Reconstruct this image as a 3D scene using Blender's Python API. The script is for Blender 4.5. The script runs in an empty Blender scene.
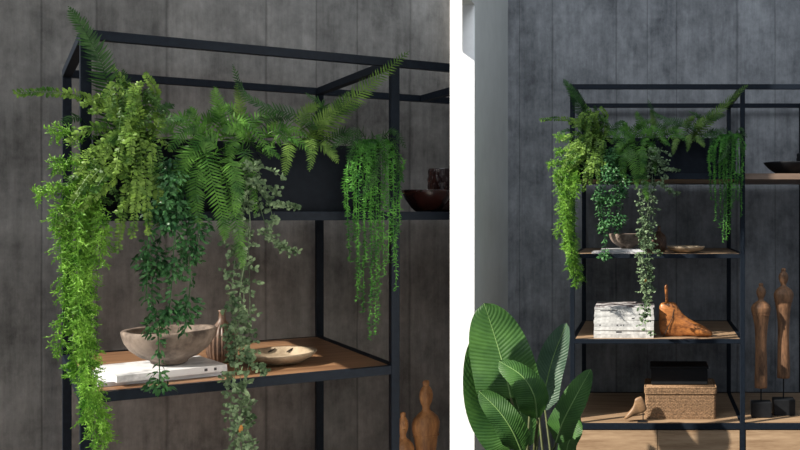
import bpy, math, random
from mathutils import Vector, Matrix
R = math.radians
sc = bpy.context.scene
col = sc.collection

# ---------------------------------------------------------------- camera
EYE = 1.55; F = 950.0; PX = 650.0; PY = 214.0
cam = bpy.data.objects.new('camera', bpy.data.cameras.new('camera')); col.objects.link(cam)
cam.data.sensor_width = 36.0; cam.data.lens = 36.0*F/800.0
cam.data.shift_x = -(PX-400)/800.0; cam.data.shift_y = (PY-225)/800.0
cam.data.clip_start = 0.05
cam.location = (0, 0, EYE); cam.rotation_euler = (R(90), 0, 0)
sc.camera = cam
# ---------------------------------------------------------------- world, sun, fill, exposure
w = bpy.data.worlds.new('world'); sc.world = w; w.use_nodes = True
w.node_tree.nodes['Background'].inputs[0].default_value = (0.78, 0.88, 1.0, 1)
w.node_tree.nodes['Background'].inputs[1].default_value = 0.40
SUNV = Vector((.77, .47, -.58)).normalized()
sd = bpy.data.lights.new('sun', 'SUN'); sd.energy = 9.0; sd.angle = R(0.7); sd.color = (1.0, .93, .82)
sun = bpy.data.objects.new('sun', sd); col.objects.link(sun); sun.location = (-4, -2, 5)
sun.rotation_euler = SUNV.to_track_quat('-Z', 'Y').to_euler()
def area(name, loc, to, size, energy, color):
    d = bpy.data.lights.new(name, 'AREA'); d.shape = 'SQUARE'; d.size = size; d.energy = energy; d.color = color
    o = bpy.data.objects.new(name, d); col.objects.link(o); o.location = loc
    o.rotation_euler = (Vector(to)-Vector(loc)).to_track_quat('-Z', 'Y').to_euler()
area('soft_fill', (-3.2, 0.2, 2.9), (-1.3, 2.9, 1.4), 1.0, 24, (1.0, .98, .95))  # added fill lamp, brightens the near unit from the left front
area('room_fill', (-0.45, 3.2, 3.9), (0.1, 6.0, 2.2), 1.2, 34, (.88, .94, 1.0))  # added fill lamp, lifts the dim wall behind the far unit
vs = sc.view_settings
vs.view_transform = 'Standard'; vs.look = 'None'; vs.gamma = 1; vs.exposure = 0.0; vs.use_curve_mapping = False

# ---------------------------------------------------------------- materials
def mat(name, rough=.6, metal=0.0, spec=.5):
    m = bpy.data.materials.new(name); m.use_nodes = True
    nt = m.node_tree; b = nt.nodes['Principled BSDF']
    b.inputs['Roughness'].default_value = rough; b.inputs['Metallic'].default_value = metal
    b.inputs['Specular IOR Level'].default_value = spec
    return m, nt, b
def N(nt, t, **k):
    n = nt.nodes.new(t)
    for a, v in k.items(): setattr(n, a, v)
    return n
def ramp(nt, stops):
    r = nt.nodes.new('ShaderNodeValToRGB'); e = r.color_ramp.elements
    while len(e) < len(stops): e.new(.5)
    for i, (p, c) in enumerate(stops):
        e[i].position = p; e[i].color = (c[0], c[1], c[2], 1)
    return r
def coords(nt, scale=(1,1,1), src='Object'):
    t = nt.nodes.new('ShaderNodeTexCoord'); mp = nt.nodes.new('ShaderNodeMapping')
    mp.inputs['Scale'].default_value = scale
    nt.links.new(t.outputs[src], mp.inputs['Vector']); return mp.outputs['Vector']
def noise(nt, vec, s, detail=4, rough=.55):
    n = nt.nodes.new('ShaderNodeTexNoise'); n.inputs['Scale'].default_value = s
    n.inputs['Detail'].default_value = detail; n.inputs['Roughness'].default_value = rough
    nt.links.new(vec, n.inputs['Vector']); return n.outputs['Fac']
def mathn(nt, op, a, b=None, c=None):
    n = nt.nodes.new('ShaderNodeMath'); n.operation = op
    for i, x in enumerate((a, b, c)):
        if x is None: continue
        if isinstance(x, (int, float)): n.inputs[i].default_value = x
        else: nt.links.new(x, n.inputs[i])
    return n.outputs[0]
def mul(nt, colr, fac):
    n = nt.nodes.new('ShaderNodeVectorMath'); n.operation = 'SCALE'
    nt.links.new(colr, n.inputs[0]); nt.links.new(fac, n.inputs['Scale']); return n.outputs[0]
def bump(nt, b, h, strength=.3, dist=.004):
    n = nt.nodes.new('ShaderNodeBump'); n.inputs['Strength'].default_value = strength; n.inputs['Distance'].default_value = dist
    nt.links.new(h, n.inputs['Height']); nt.links.new(n.outputs[0], b.inputs['Normal'])

def concrete(name, dark, light, board=.2, off=0.0):
    m, nt, b = mat(name, .85, 0, .25)
    v = coords(nt)
    sx = nt.nodes.new('ShaderNodeSeparateXYZ'); nt.links.new(v, sx.inputs[0])
    u = mathn(nt, 'ADD', mathn(nt, 'DIVIDE', sx.outputs[0], board), off)
    wob = mathn(nt, 'MULTIPLY', mathn(nt, 'SUBTRACT', noise(nt, coords(nt, (1,1,.6)), 3), .5), .05)
    u = mathn(nt, 'ADD', mathn(nt, 'ADD', u, wob), mathn(nt, 'MULTIPLY', mathn(nt, 'SINE', mathn(nt, 'MULTIPLY', sx.outputs[0], 7.3)), .28))
    cell = mathn(nt, 'FLOOR', u); fr = mathn(nt, 'FRACT', u)
    wn = nt.nodes.new('ShaderNodeTexWhiteNoise'); wn.noise_dimensions = '1D'; nt.links.new(cell, wn.inputs['W'])
    edge = mathn(nt, 'MINIMUM', fr, mathn(nt, 'SUBTRACT', 1.0, fr))
    jr = nt.nodes.new('ShaderNodeMapRange'); nt.links.new(edge, jr.inputs[0])
    jr.inputs[1].default_value = .0; jr.inputs[2].default_value = .028; jr.inputs[3].default_value = .6; jr.inputs[4].default_value = 1
    big = noise(nt, coords(nt, (1,1,.7)), 3.4, 8, .72)
    grain = noise(nt, coords(nt, (16,16,1.3)), 2.0, 6, .7)
    fine = noise(nt, coords(nt, (1,1,1)), 38, 3, .6)
    knots = noise(nt, coords(nt, (3,3,1.3)), 3.1, 2, .4)
    f = mathn(nt, 'ADD', mathn(nt, 'MULTIPLY', big, .95), mathn(nt, 'ADD', mathn(nt, 'MULTIPLY', grain, .30), mathn(nt, 'MULTIPLY', fine, .12)))
    rp = ramp(nt, [(.52, dark), (.84, light)]); nt.links.new(f, rp.inputs[0])
    kr = nt.nodes.new('ShaderNodeMapRange'); nt.links.new(knots, kr.inputs[0])
    kr.inputs[1].default_value = .66; kr.inputs[2].default_value = .76; kr.inputs[3].default_value = 1; kr.inputs[4].default_value = .72
    tone = mathn(nt, 'ADD', mathn(nt, 'MULTIPLY', wn.outputs['Value'], .16), .92)
    k = mathn(nt, 'MULTIPLY', mathn(nt, 'MULTIPLY', tone, jr.outputs[0]), kr.outputs[0])
    nt.links.new(mul(nt, rp.outputs[0], k), b.inputs['Base Color'])
    h = mathn(nt, 'ADD', mathn(nt, 'MULTIPLY', jr.outputs[0], 1.2), mathn(nt, 'ADD', grain, mathn(nt, 'MULTIPLY', fine, .5)))
    bump(nt, b, h, .45, .006)
    return m
def wood(name, dark, light, rough=.5, stretch=(1.5, 14, 14), s=2.0):
    m, nt, b = mat(name, rough)
    v = coords(nt, stretch)
    n1 = noise(nt, v, s, 6, .6); n2 = noise(nt, v, s*6, 3, .5)
    f = mathn(nt, 'ADD', mathn(nt, 'MULTIPLY', n1, .75), mathn(nt, 'MULTIPLY', n2, .3))
    rp = ramp(nt, [(.36, dark), (.68, light)]); nt.links.new(f, rp.inputs[0])
    nt.links.new(rp.outputs[0], b.inputs['Base Color']); bump(nt, b, f, .2, .002)
    return m
def mottled(name, a, c, s=20, rough=.6, bs=.3, metal=0, spec=.5, lo=.35, hi=.65):
    m, nt, b = mat(name, rough, metal, spec)
    f = noise(nt, coords(nt), s, 5, .6)
    rp = ramp(nt, [(lo, a), (hi, c)]); nt.links.new(f, rp.inputs[0])
    nt.links.new(rp.outputs[0], b.inputs['Base Color']); bump(nt, b, f, bs, .003)
    return m
def leaf(name, a, c, trans=.3, rough=.45, s=24):
    m, nt, b = mat(name, rough, 0, .18)
    f = noise(nt, coords(nt), s, 3, .6)
    rp = ramp(nt, [(.33, a), (.68, c)]); nt.links.new(f, rp.inputs[0])
    nt.links.new(rp.outputs[0], b.inputs['Base Color'])
    tr = nt.nodes.new('ShaderNodeBsdfTranslucent'); nt.links.new(rp.outputs[0], tr.inputs['Color'])
    mx = nt.nodes.new('ShaderNodeMixShader'); mx.inputs[0].default_value = trans
    nt.links.new(b.outputs[0], mx.inputs[1]); nt.links.new(tr.outputs[0], mx.inputs[2])
    nt.links.new(mx.outputs[0], nt.nodes['Material Output'].inputs['Surface'])
    return m
def banana_mat(name, a, c):
    m, nt, b = mat(name, .5, 0, .4)
    uv = nt.nodes.new('ShaderNodeUVMap'); sx = nt.nodes.new('ShaderNodeSeparateXYZ'); nt.links.new(uv.outputs[0], sx.inputs[0])
    au = mathn(nt, 'ABSOLUTE', mathn(nt, 'SUBTRACT', sx.outputs[0], .5))
    ph = mathn(nt, 'SUBTRACT', mathn(nt, 'MULTIPLY', sx.outputs[1], 170), mathn(nt, 'MULTIPLY', au, 55))
    st = mathn(nt, 'SINE', ph)
    f = mathn(nt, 'ADD', mathn(nt, 'MULTIPLY', st, .05), noise(nt, coords(nt), 7, 4, .6))
    rp = ramp(nt, [(.3, a), (.75, c)]); nt.links.new(f, rp.inputs[0])
    nt.links.new(rp.outputs[0], b.inputs['Base Color']); bump(nt, b, st, .35, .002)
    tr = nt.nodes.new('ShaderNodeBsdfTranslucent'); nt.links.new(rp.outputs[0], tr.inputs['Color'])
    mx = nt.nodes.new('ShaderNodeMixShader'); mx.inputs[0].default_value = .22
    nt.links.new(b.outputs[0], mx.inputs[1]); nt.links.new(tr.outputs[0], mx.inputs[2])
    nt.links.new(mx.outputs[0], nt.nodes['Material Output'].inputs['Surface'])
    return m

M = {}
M['concrete_warm'] = concrete('warm_grey_board_concrete', (.072,.070,.067), (.285,.277,.264), .215, .35)
M['concrete_cool'] = concrete('cool_grey_board_concrete', (.092,.097,.107), (.325,.335,.352), .26, .1)
M['plaster'] = mottled('grey_plaster', (.60,.61,.58), (.66,.67,.64), 5, .8, .05)
M['white'] = mottled('white_paint', (.86,.86,.86), (.9,.9,.9), 30, .7, .02)
M['floor'] = wood('dark_floor_boards', (.05,.04,.033), (.09,.075,.06), .5)
M['steel'] = mottled('black_blue_steel', (.004,.007,.013), (.007,.012,.020), 60, .6, .05, 0, .15)
M['planter'] = mottled('charcoal_planter_metal', (.004,.006,.010), (.006,.009,.014), 40, .7, .05, 0, .12)
M['soil'] = mottled('dark_soil', (.01,.008,.006), (.04,.03,.02), 80, 1, .8)
M['oak'] = wood('pale_oak', (.22,.135,.075), (.42,.29,.18), .5)
M['brown_wood'] = wood('warm_brown_shelf_wood', (.13,.062,.030), (.30,.165,.085), .45)
M['walnut'] = wood('shelf_edge_wood', (.10,.065,.045), (.22,.15,.11), .5)
M['stone'] = mottled('weathered_stone', (.05,.034,.026), (.25,.195,.155), 16, .8, .9)
M['ribbed'] = mottled('dark_brown_ribbed_clay', (.045,.022,.013), (.14,.078,.048), 25, .5, .3)
M['dish'] = mottled('pale_bleached_wood', (.13,.09,.055), (.46,.37,.26), 14, .5, .4)
M['slot'] = mottled('dark_crack', (.01,.006,.004), (.03,.02,.012), 30, .8, .3)
M['lacquer'] = mottled('dark_red_brown_lacquer', (.020,.006,.005), (.055,.016,.012), 9, .25, .1)
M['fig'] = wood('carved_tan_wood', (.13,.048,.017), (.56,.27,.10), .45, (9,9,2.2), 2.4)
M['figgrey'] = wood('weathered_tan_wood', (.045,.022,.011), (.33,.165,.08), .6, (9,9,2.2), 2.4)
M['last'] = wood('orange_polished_wood', (.07,.018,.005), (.50,.19,.05), .38, (5,12,12), 2)
M['palewood'] = wood('pale_beech_wood', (.14,.075,.035), (.28,.165,.085), .5, (3,9,9), 3)
M['black'] = mottled('matt_black_paint', (.005,.006,.008), (.008,.009,.011), 40, .6, .1, 0, .25)
M['wicker'] = mottled('brown_wicker', (.10,.055,.025), (.34,.205,.11), 110, .7, .8)
M['paper'] = mottled('white_paper_edges', (.42,.42,.41), (.66,.66,.65), 45, .8, .2)
M['paper_grey'] = mottled('grey_paper_edges', (.30,.30,.30), (.56,.56,.55), 40, .8, .2)
M['print'] = mottled('grey_print', (.16,.16,.17), (.30,.29,.30), 90, .7, .1)
M['ink'] = mottled('dark_ink', (.03,.03,.035), (.07,.07,.08), 60, .7, .1)
M['cover_photo'] = mottled('printed_cover', (.08,.05,.055), (.62,.60,.60), 13, .4, .05, lo=.42, hi=.52)
M['cover_white'] = mottled('white_glossy_cover', (.42,.43,.46), (.70,.70,.72), 9, .35, .03)
M['cover_grey'] = mottled('pale_printed_cover', (.34,.35,.37), (.80,.81,.83), 9, .35, .03, lo=.36, hi=.5)
M['pot'] = mottled('dark_grey_pot', (.03,.03,.033), (.06,.06,.065), 12, .7, .2)
M['fern_dark'] = leaf('deep_green_fern', (.010,.038,.010), (.038,.10,.022), .15)
M['fern'] = leaf('mid_green_fern', (.016,.070,.010), (.10,.235,.035), .2)
M['fern_soft'] = leaf('soft_green_fern', (.026,.070,.012), (.14,.24,.045), .2)
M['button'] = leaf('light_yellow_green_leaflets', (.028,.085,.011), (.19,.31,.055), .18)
M['button_shade'] = leaf('shaded_leaflets', (.015,.05,.008), (.06,.13,.025), .15)  # darker copy of the leaflet green, shade of deeper fronds painted in
M['aspara'] = leaf('bright_green_needles', (.055,.19,.014), (.30,.57,.08), .28, .5)
M['ruscus'] = leaf('blue_green_thick_leaves', (.012,.055,.020), (.075,.20,.065), .1, .35)
M['pearl'] = leaf('fresh_green_trailing_leaves', (.014,.08,.012), (.11,.33,.05), .18, .45)
M['euca'] = leaf('grey_green_leaves', (.04,.08,.035), (.25,.345,.19), .18, .6)
M['dry'] = leaf('dry_brown_leaf', (.25,.10,.02), (.42,.20,.05), .2, .6)
M['stem'] = mottled('olive_stem', (.04,.055,.015), (.09,.10,.03), 60, .7, .1)
M['twig'] = mottled('brown_stem', (.07,.045,.02), (.16,.10,.05), 60, .7, .1)
M['banana'] = banana_mat('banana_leaf_green', (.018,.070,.013), (.075,.19,.035))
M['banana_blue'] = banana_mat('banana_leaf_blue_green', (.03,.075,.04), (.09,.16,.10))
M['rib'] = mottled('pale_leaf_rib', (.14,.26,.07), (.22,.36,.12), 30, .5, .05)

# ---------------------------------------------------------------- mesh helpers
class MB:
    def __init__(s): s.v = []; s.f = []; s.uv = None
    def add(s, vs_, fs):
        o = len(s.v); s.v += [tuple(p) for p in vs_]; s.f += [tuple(i+o for i in f) for f in fs]; return s
    def box(s, a, b):
        (x0,y0,z0),(x1,y1,z1) = a, b
        return s.add([(x0,y0,z0),(x1,y0,z0),(x1,y1,z0),(x0,y1,z0),(x0,y0,z1),(x1,y0,z1),(x1,y1,z1),(x0,y1,z1)],
              [(0,3,2,1),(4,5,6,7),(0,1,5,4),(1,2,6,5),(2,3,7,6),(3,0,4,7)])
    def prism(s, poly, z0, z1):
        n = len(poly)
        return s.add([(x,y,z0) for x,y in poly]+[(x,y,z1) for x,y in poly],
              [tuple(range(n))[::-1], tuple(range(n,2*n))]+[(i,(i+1)%n,n+(i+1)%n,n+i) for i in range(n)])
    def tube(s, pts, r, n=6, closed=False):
        pts = [Vector(p) for p in pts]; m = len(pts); ref = None; vv = []
        for i, p in enumerate(pts):
            t = (pts[(i+1) % m]-pts[i-1]) if closed else (pts[min(i+1,m-1)]-pts[max(i-1,0)])
            if t.length < 1e-9: t = Vector((0,0,1))
            t.normalize()
            if ref is None: ref = t.orthogonal()
            a = (ref-t*ref.dot(t))
            if a.length < 1e-6: a = t.orthogonal()
            a.normalize(); ref = a; b = t.cross(a)
            rr = r[i] if isinstance(r, (list, tuple)) else r
            for k in range(n):
                an = 2*math.pi*k/n; vv.append(p+a*math.cos(an)*rr+b*math.sin(an)*rr)
        ff = []
        for i in range(m if closed else m-1):
            j = (i+1) % m
            for k in range(n): ff.append((i*n+k, i*n+(k+1)%n, j*n+(k+1)%n, j*n+k))
        if not closed: ff += [tuple(range(n))[::-1], tuple(range((m-1)*n, m*n))]
        return s.add(vv, ff)
    def lathe(s, prof, n=48, sx=1, sy=1, wob=None, c=(0,0,0)):
        vv = []; m = len(prof)
        for (r, z) in prof:
            for k in range(n):
                a = 2*math.pi*k/n; q = r*(wob(a, z, r) if wob else 1)
                vv.append((c[0]+q*math.cos(a)*sx, c[1]+q*math.sin(a)*sy, c[2]+z))
        ff = [(i*n+k, i*n+(k+1)%n, (i+1)*n+(k+1)%n, (i+1)*n+k) for i in range(m-1) for k in range(n)]
        ff += [tuple(range(n))[::-1], tuple(range((m-1)*n, m*n))]
        return s.add(vv, ff)
    def blade(s, p, d, nrm, L, W, prof=((0,.35),(.25,1),(.6,.85),(1,0)), droop=.15, fold=0.0):
        sd_ = d.cross(nrm)
        if sd_.length < 1e-6: return
        sd_.normalize(); nn = sd_.cross(d).normalized()
        vv = []; cnt = len(prof)
        for (t, w_) in prof:
            c = p+d*(L*t)-nn*(droop*L*t*t)
            if w_ == 0: vv.append(c)
            else: vv += [c+sd_*W*w_*.5+nn*fold*W*w_, c-sd_*W*w_*.5+nn*fold*W*w_]
        ff = [(2*i, 2*i+1, 2*i+3, 2*i+2) for i in range(cnt-2)]
        ff.append((2*(cnt-2), 2*(cnt-2)+1, 2*(cnt-1))) if prof[-1][1] == 0 else ff.append((2*(cnt-2), 2*(cnt-2)+1, 2*(cnt-1)+1, 2*(cnt-1)))
        s.add(vv, ff)
    def spike(s, p, d, L, r):
        a = d.orthogonal().normalized(); b = d.cross(a).normalized()
        m_ = p+d*L*.5
        s.add([p, m_+a*r, m_-a*r*.5+b*r*.87, m_-a*r*.5-b*r*.87, p+d*L], [(0,2,1),(0,3,2),(0,1,3),(1,2,4),(2,3,4),(3,1,4)])
    def build(s, name, m, parent=None, smooth=False, bev=0):
        me = bpy.data.meshes.new(name); me.from_pydata(s.v, [], s.f); me.update()
        if s.uv:
            l = me.uv_layers.new(name='UVMap')
            for lp in me.loops: l.data[lp.index].uv = s.uv[lp.vertex_index]
        mats = m if isinstance(m, list) else [m]
        for q in mats: me.materials.append(q)
        o = bpy.data.objects.new(name, me); col.objects.link(o)
        if parent: o.parent = parent
        if smooth:
            for p in me.polygons: p.use_smooth = True
        if bev:
            b = o.modifiers.new('bevel', 'BEVEL'); b.width = bev; b.segments = 2; b.limit_method = 'ANGLE'
        return o
def tag(o, label, cat, group=None):
    o['label'] = label; o['category'] = cat
    if group: o['group'] = group
    return o
def struct(o, label=None):
    o['kind'] = 'structure'
    if label: o['label'] = label
    return o
def empty(name, label, cat, group=None, loc=(0,0,0), rz=0, scale=None):
    o = bpy.data.objects.new(name, None); col.objects.link(o); o.empty_display_size = .05
    o.location = loc; o.rotation_euler = (0,0,rz)
    if scale: o.scale = scale
    return tag(o, label, cat, group)
def copy_tree(o, parent=None):
    c = o.copy(); col.objects.link(c)
    if parent: c.parent = parent
    for ch in list(o.children): copy_tree(ch, c)
    return c
def catmull(pts, n):
    pts = [Vector(p) for p in pts]
    P = [pts[0]*2-pts[1]]+pts+[pts[-1]*2-pts[-2]]; out = []
    segs = len(pts)-1
    for k in range(n+1):
        t = k/n*segs; i = min(int(t), segs-1); t -= i
        a, b, c, d = P[i:i+4]
        out.append(.5*((2*b)+(c-a)*t+(2*a-5*b+4*c-d)*t*t+(3*b-a-3*c+d)*t**3))
    return out

# ---------------------------------------------------------------- the two shelf frames
TH = math.atan2(650, 950)
dv = Vector((-math.sin(TH), math.cos(TH), 0)); hv = Vector((math.cos(TH), math.sin(TH), 0))
P1 = Vector((-.6*2.35, 2.35, 0))
ZL = EYE+.007; ML = Matrix.Translation(P1+Vector((0,0,ZL))) @ Matrix.Rotation(TH, 4, 'Z')
PR = Vector((-.4236, 5.03, 0)); ZR = EYE+.215; MR = Matrix.Translation(PR+Vector((0,0,ZR)))
def atL(px, py, v):                 # photo point on the plane v metres behind the front of the near unit, in that unit own frame
    r = Vector(((px-PX)/F, 1, (PY-py)/F)); r0 = Vector((r.x, r.y, 0))
    t = (v+P1.dot(dv))/r0.dot(dv); p = r0*t-P1
    return Vector((p.dot(hv), v, r.z*t+EYE-ZL))
def atR(px, py, Y): return Vector(((px-PX)/F*Y, Y, EYE+(PY-py)/F*Y))
def uEnd(v, px=456.2):              # where the near unit bay meets the white divider at depth v
    return atL(px, 214, v).x

# ---------------------------------------------------------------- structure
DW = .88                            # wall plane behind the near unit
struct(MB().box((-4,-1,-.05), (3.5,7,0)).build('floor', M['floor']))
wl = MB().prism([(-1.0,0),(uEnd(DW)+.0,0),(uEnd(DW)-.03,.06),(-1.0,.06)], -.0, 2.45).build('wall_left', M['concrete_warm'])
wl.matrix_world = Matrix.Translation(P1) @ Matrix.Rotation(TH,4,'Z') @ Matrix.Translation((0,DW,0)); struct(wl)
XW = -.897; YW = 6.0
wb = MB().box((XW-.4,0,0), (3.2,.1,4.6)).build('wall_back', M['concrete_cool']); wb.location = (0,YW,0); struct(wb)
struct(MB().box((XW-.45,4.87,0), (XW,YW,4.6)).build('wall_side', M['plaster']))
struct(MB().box((XW-.40,4.862,0), (XW-.002,4.8695,EYE+1.07)).build('trim_3', M['white']))
# lintel over the window opening beside the far unit
struct(MB().box((XW-.32,4.09,EYE+1.07), (XW,4.87,4.6)).build('trim_1', M['plaster']))
fr = MB()
fr.box((-1.215,4.815,0), (-1.165,4.86,EYE+1.069)); fr.box((-1.215,4.10,0), (-1.165,4.145,EYE+1.069))
fr.box((-1.215,4.145,EYE+1.02), (-1.165,4.815,EYE+1.069))
struct(fr.build('window_1', M['white']))
# unseen block beside the near unit, added to keep sun off its upper part
hb = MB().box((-.75,-.35,1.05), (-.55,DW+.06,3.0)).build('sun_blocker', M['plaster'])
hb.matrix_world = Matrix.Translation(P1+Vector((0,0,EYE))) @ Matrix.Rotation(TH,4,'Z'); struct(hb)
# white divider panel added for the gap between views, end slanted to catch sun
rr = Vector(((462-PX)/F, 1, 0)); ln = rr.normalized(); pn = Vector((-ln.y, ln.x, 0))
a_ = rr*1.5; tk = 12.0/F*1.5*abs(ln.y)*1.0
b_ = Vector(((450-PX)/F, 1, 0))*1.522
c_ = rr*4.02; d_ = c_+pn*tk
dvd = MB().prism([(a_.x,a_.y),(c_.x,c_.y),(d_.x,d_.y),(b_.x,b_.y)], 0, 2.6).build('divider_panel', M['white']); struct(dvd)

# ---------------------------------------------------------------- shelving units
S = .025
def unit_near():
    u = empty('shelving_unit', 'black steel shelving unit close up at left, with one brown wood shelf showing', 'shelving unit', None, P1+Vector((0,0,0)), TH)
    W = .787; Z = lambda z: EYE+z
    top, midt, low, low2, bot = .459, .007, -.4465, -.90, -1.343
    def box(name, a, b, m=M['steel'], bev=.0015): return MB().box(a, b).build(name, m, u, bev=bev)
    def slant(name, x0, y0, y1, z0, z1, m=M['steel']):
        return MB().prism([(x0,y0),(uEnd(y0),y0),(uEnd(y1),y1),(x0,y1)], Z(z0), Z(z1)).build(name, m, u)
    for (x, y) in ((0,0),(W,0),(0,.797),(W,.797)):
        box('post', (x,y,0), (x+S,y+S,Z(top)))
    for z in (top, midt, low, low2, bot):
        z0 = z-S if z < top else z-.024
        for y in (0,.797):
            box('rail', (S,y,Z(z0)), (W,y+S,Z(z)), bev=.001)
        for x in (0,W):
            box('side_rail', (x,S,Z(z0)), (x+S,.797,Z(z)), bev=.001)
        if z in (top, midt, bot):
            for y in (0,.797): slant('rail', W+S, y, y+S, z0, z)
    # side rail of the next bay, up to the divider
    x1 = W+.167*2.35; zt = top
    for zt in (top, midt):
        v0 = .797
        while uEnd(v0) > x1+S and v0 > 0: v0 -= .005
        MB().prism([(x1,v0+.01),(x1+S,v0+.05),(x1+S,.797),(x1,.797)], Z(zt-.024), Z(zt)).build('side_rail', M['steel'], u)
    for z in (midt, low, low2, bot):
        box('shelf_board', (.02,.02,Z(z-.016)), (W+.005,.80,Z(z-.001)), M['brown_wood'], 0)
    slant('shelf_board', W+S, .02, .80, midt-.02, midt-.001, M['steel'])
    slant('shelf_board', W+S, .02, .80, bot-.02, bot-.001, M['brown_wood'])
    return u
unit_near()
RW = .902; RD = .877
def unit_far():
    u = empty('shelving_unit', 'black steel shelving unit further back on the right, above pale wooden cabinets', 'shelving unit', None, PR, 0)
    Z = lambda z: EYE+z
    L = [(.688,.662), (.215,.184), (-.2116,-.2343), (-.664,-.686), (-1.111,-1.141)]
    W2 = RW*1.5
    for x in (0, RW, W2):
        for y in (0, RD): MB().box((x,y,Z(-1.5)), (x+S,y+S,Z(.688))).build('post', M['steel'], u, bev=.0015)
    for i, (a, b) in enumerate(L):
        for y in (0, RD):
            MB().box((S,y,Z(b)), (RW,y+S,Z(a))).build('rail', M['steel'], u, bev=.001)
            if i in (0, 1, 4) and not (i == 1 and y == 0): MB().box((RW+S,y,Z(b)), (W2,y+S,Z(a))).build('rail', M['steel'], u, bev=.001)
        for x in ((0, RW, W2) if i in (0,1,4) else (0, RW)):
            MB().box((x,S,Z(b)), (x+S,RD,Z(a))).build('side_rail', M['steel'], u, bev=.001)
        if i: MB().box((.02,.02,Z(b+.004)), (RW+.005,RD+.01,Z(a-.001))).build('shelf_board', M['oak'], u)
    MB().box((RW+S,0,Z(.184)), (W2,RD,Z(.215))).build('shelf_board', M['walnut'], u)
    MB().box((RW+.02,.02,Z(-1.137)), (W2+.005,RD+.01,Z(-1.112))).build('shelf_board', M['oak'], u)
unit_far()
def cabinet(x0, x1, ndoor, label):
    c = empty('cabinet', label, 'cabinet', None, (PR.x+x0, PR.y, .06))
    H = EYE-1.143-.06
    MB().box((0,.03,0), (x1-x0,RD-.02,H)).build('body', M['oak'], c)
    wd = (x1-x0)/ndoor
    for i in range(ndoor):
        MB().box((i*wd+.0015,.004,.0), ((i+1)*wd-.0015,.028,H-.003)).build('door', M['oak'], c, bev=.001)
cabinet(S+.002, RW-.002, 2, 'pale oak cabinet with two doors under the shelf that holds the wicker basket')
cabinet(RW+S+.002, RW*1.5-.002, 1, 'pale oak cabinet under the two carved figures, at the right edge')

# planter
def planter(label, Mx, W, D):
    p = empty('planter_box', label, 'planter', None); p.matrix_world = Mx @ Matrix.Translation((.03,.03,0))
    m = MB(); H = .19; t = .004
    m.box((0,0,0), (W,t,H)); m.box((0,D-t,0), (W,D,H)); m.box((0,t,0), (t,D-t,H)); m.box((W-t,t,0), (W,D-t,H)); m.box((t,t,0), (W-t,D-t,.01))
    m.build('box', M['planter'], p)
    MB().box((t,t,.0101), (W-t,D-t,.155)).build('soil', M['soil'], p)
planter('long charcoal planter box full of ferns on the near unit, left', ML, .735, .30)
planter('long charcoal planter box shadowed by ferns on the far unit, right', MR, .850, .34)

# ---------------------------------------------------------------- foliage
VIEW = Vector((0,-1,.35)).normalized()
def jit(rng, a): return Vector((rng.uniform(-a,a), rng.uniform(-a,a), rng.uniform(-a,a)))
def path(pts, base, step):
    pts = [Vector(p)-base for p in pts]
    L = sum((pts[i+1]-pts[i]).length for i in range(len(pts)-1))
    return catmull(pts, max(6, int(L/step))), L
def fern_frond(root, base, pts, rng, pl=.045, pw=.010, m=None, step=.0092, nrm=None, bare=.06, name='frond'):
    P, L = path(pts, base, step); n = len(P); b = MB()
    nh = (Vector(nrm) if nrm else VIEW+jit(rng,.35)).normalized()
    b.tube(P[::3]+[P[-1]], [.0016*(1-.7*i/(len(P[::3]))) for i in range(len(P[::3])+1)], 4)
    for i in range(1, n):
        s_ = i/(n-1)
        if s_ < bare: continue
        T = (P[min(i+1,n-1)]-P[i-1]).normalized(); S_ = T.cross(nh).normalized(); Nn = S_.cross(T)
        l = pl*1.06*min(1, (s_-bare+.06)/.2)*(1-s_)**.5 + .003; pw_ = pw*.62*(.55+.45*l/pl)
        for q in (-1, 1):
            d = (S_*q+T*(.40+.3*s_)+Nn*rng.uniform(-.2,.3)+jit(rng,.09)).normalized()
            b.blade(P[i]+T*step*.25*q, d, (Nn+jit(rng,.15)), l*rng.uniform(.86,1.08), pw_, ((0,.75),(.2,1),(.6,.78),(1,0)), rng.uniform(-.05,.4), rng.uniform(-.2,.25))
    return b.build(name, m or M['fern'], root)
def button_frond(root, base, pts, rng, ls=.017, step=.0082, m=None):
    P, L = path(pts, base, step); n = len(P); b = MB()
    nh = (VIEW+jit(rng,.4)).normalized()
    b.tube(P, .001, 4)
    OV = ((0,.25),(.2,.85),(.5,1.0),(.8,.8),(1,.25))
    for i in range(1, n):
        s_ = i/(n-1); T = (P[min(i+1,n-1)]-P[i-1]).normalized(); S_ = T.cross(nh).normalized(); Nn = S_.cross(T)
        l = ls*(1.1-.55*s_)
        for q in (-1, 1):
            d = (S_*q+T*.55+Nn*rng.uniform(-.5,.6)+jit(rng,.28)).normalized()
            b.blade(P[i]+d*.002+T*(step*.4 if q > 0 else 0), d, Nn+jit(rng,.7), l*rng.uniform(.75,1.15), l*rng.uniform(.5,.68), OV, rng.uniform(0,.35), .04)
    b.blade(P[-1], (P[-1]-P[-2]).normalized(), nh, ls*.6, ls*.4, OV, 0)
    return b.build('frond', m or M['button'], root)
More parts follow.
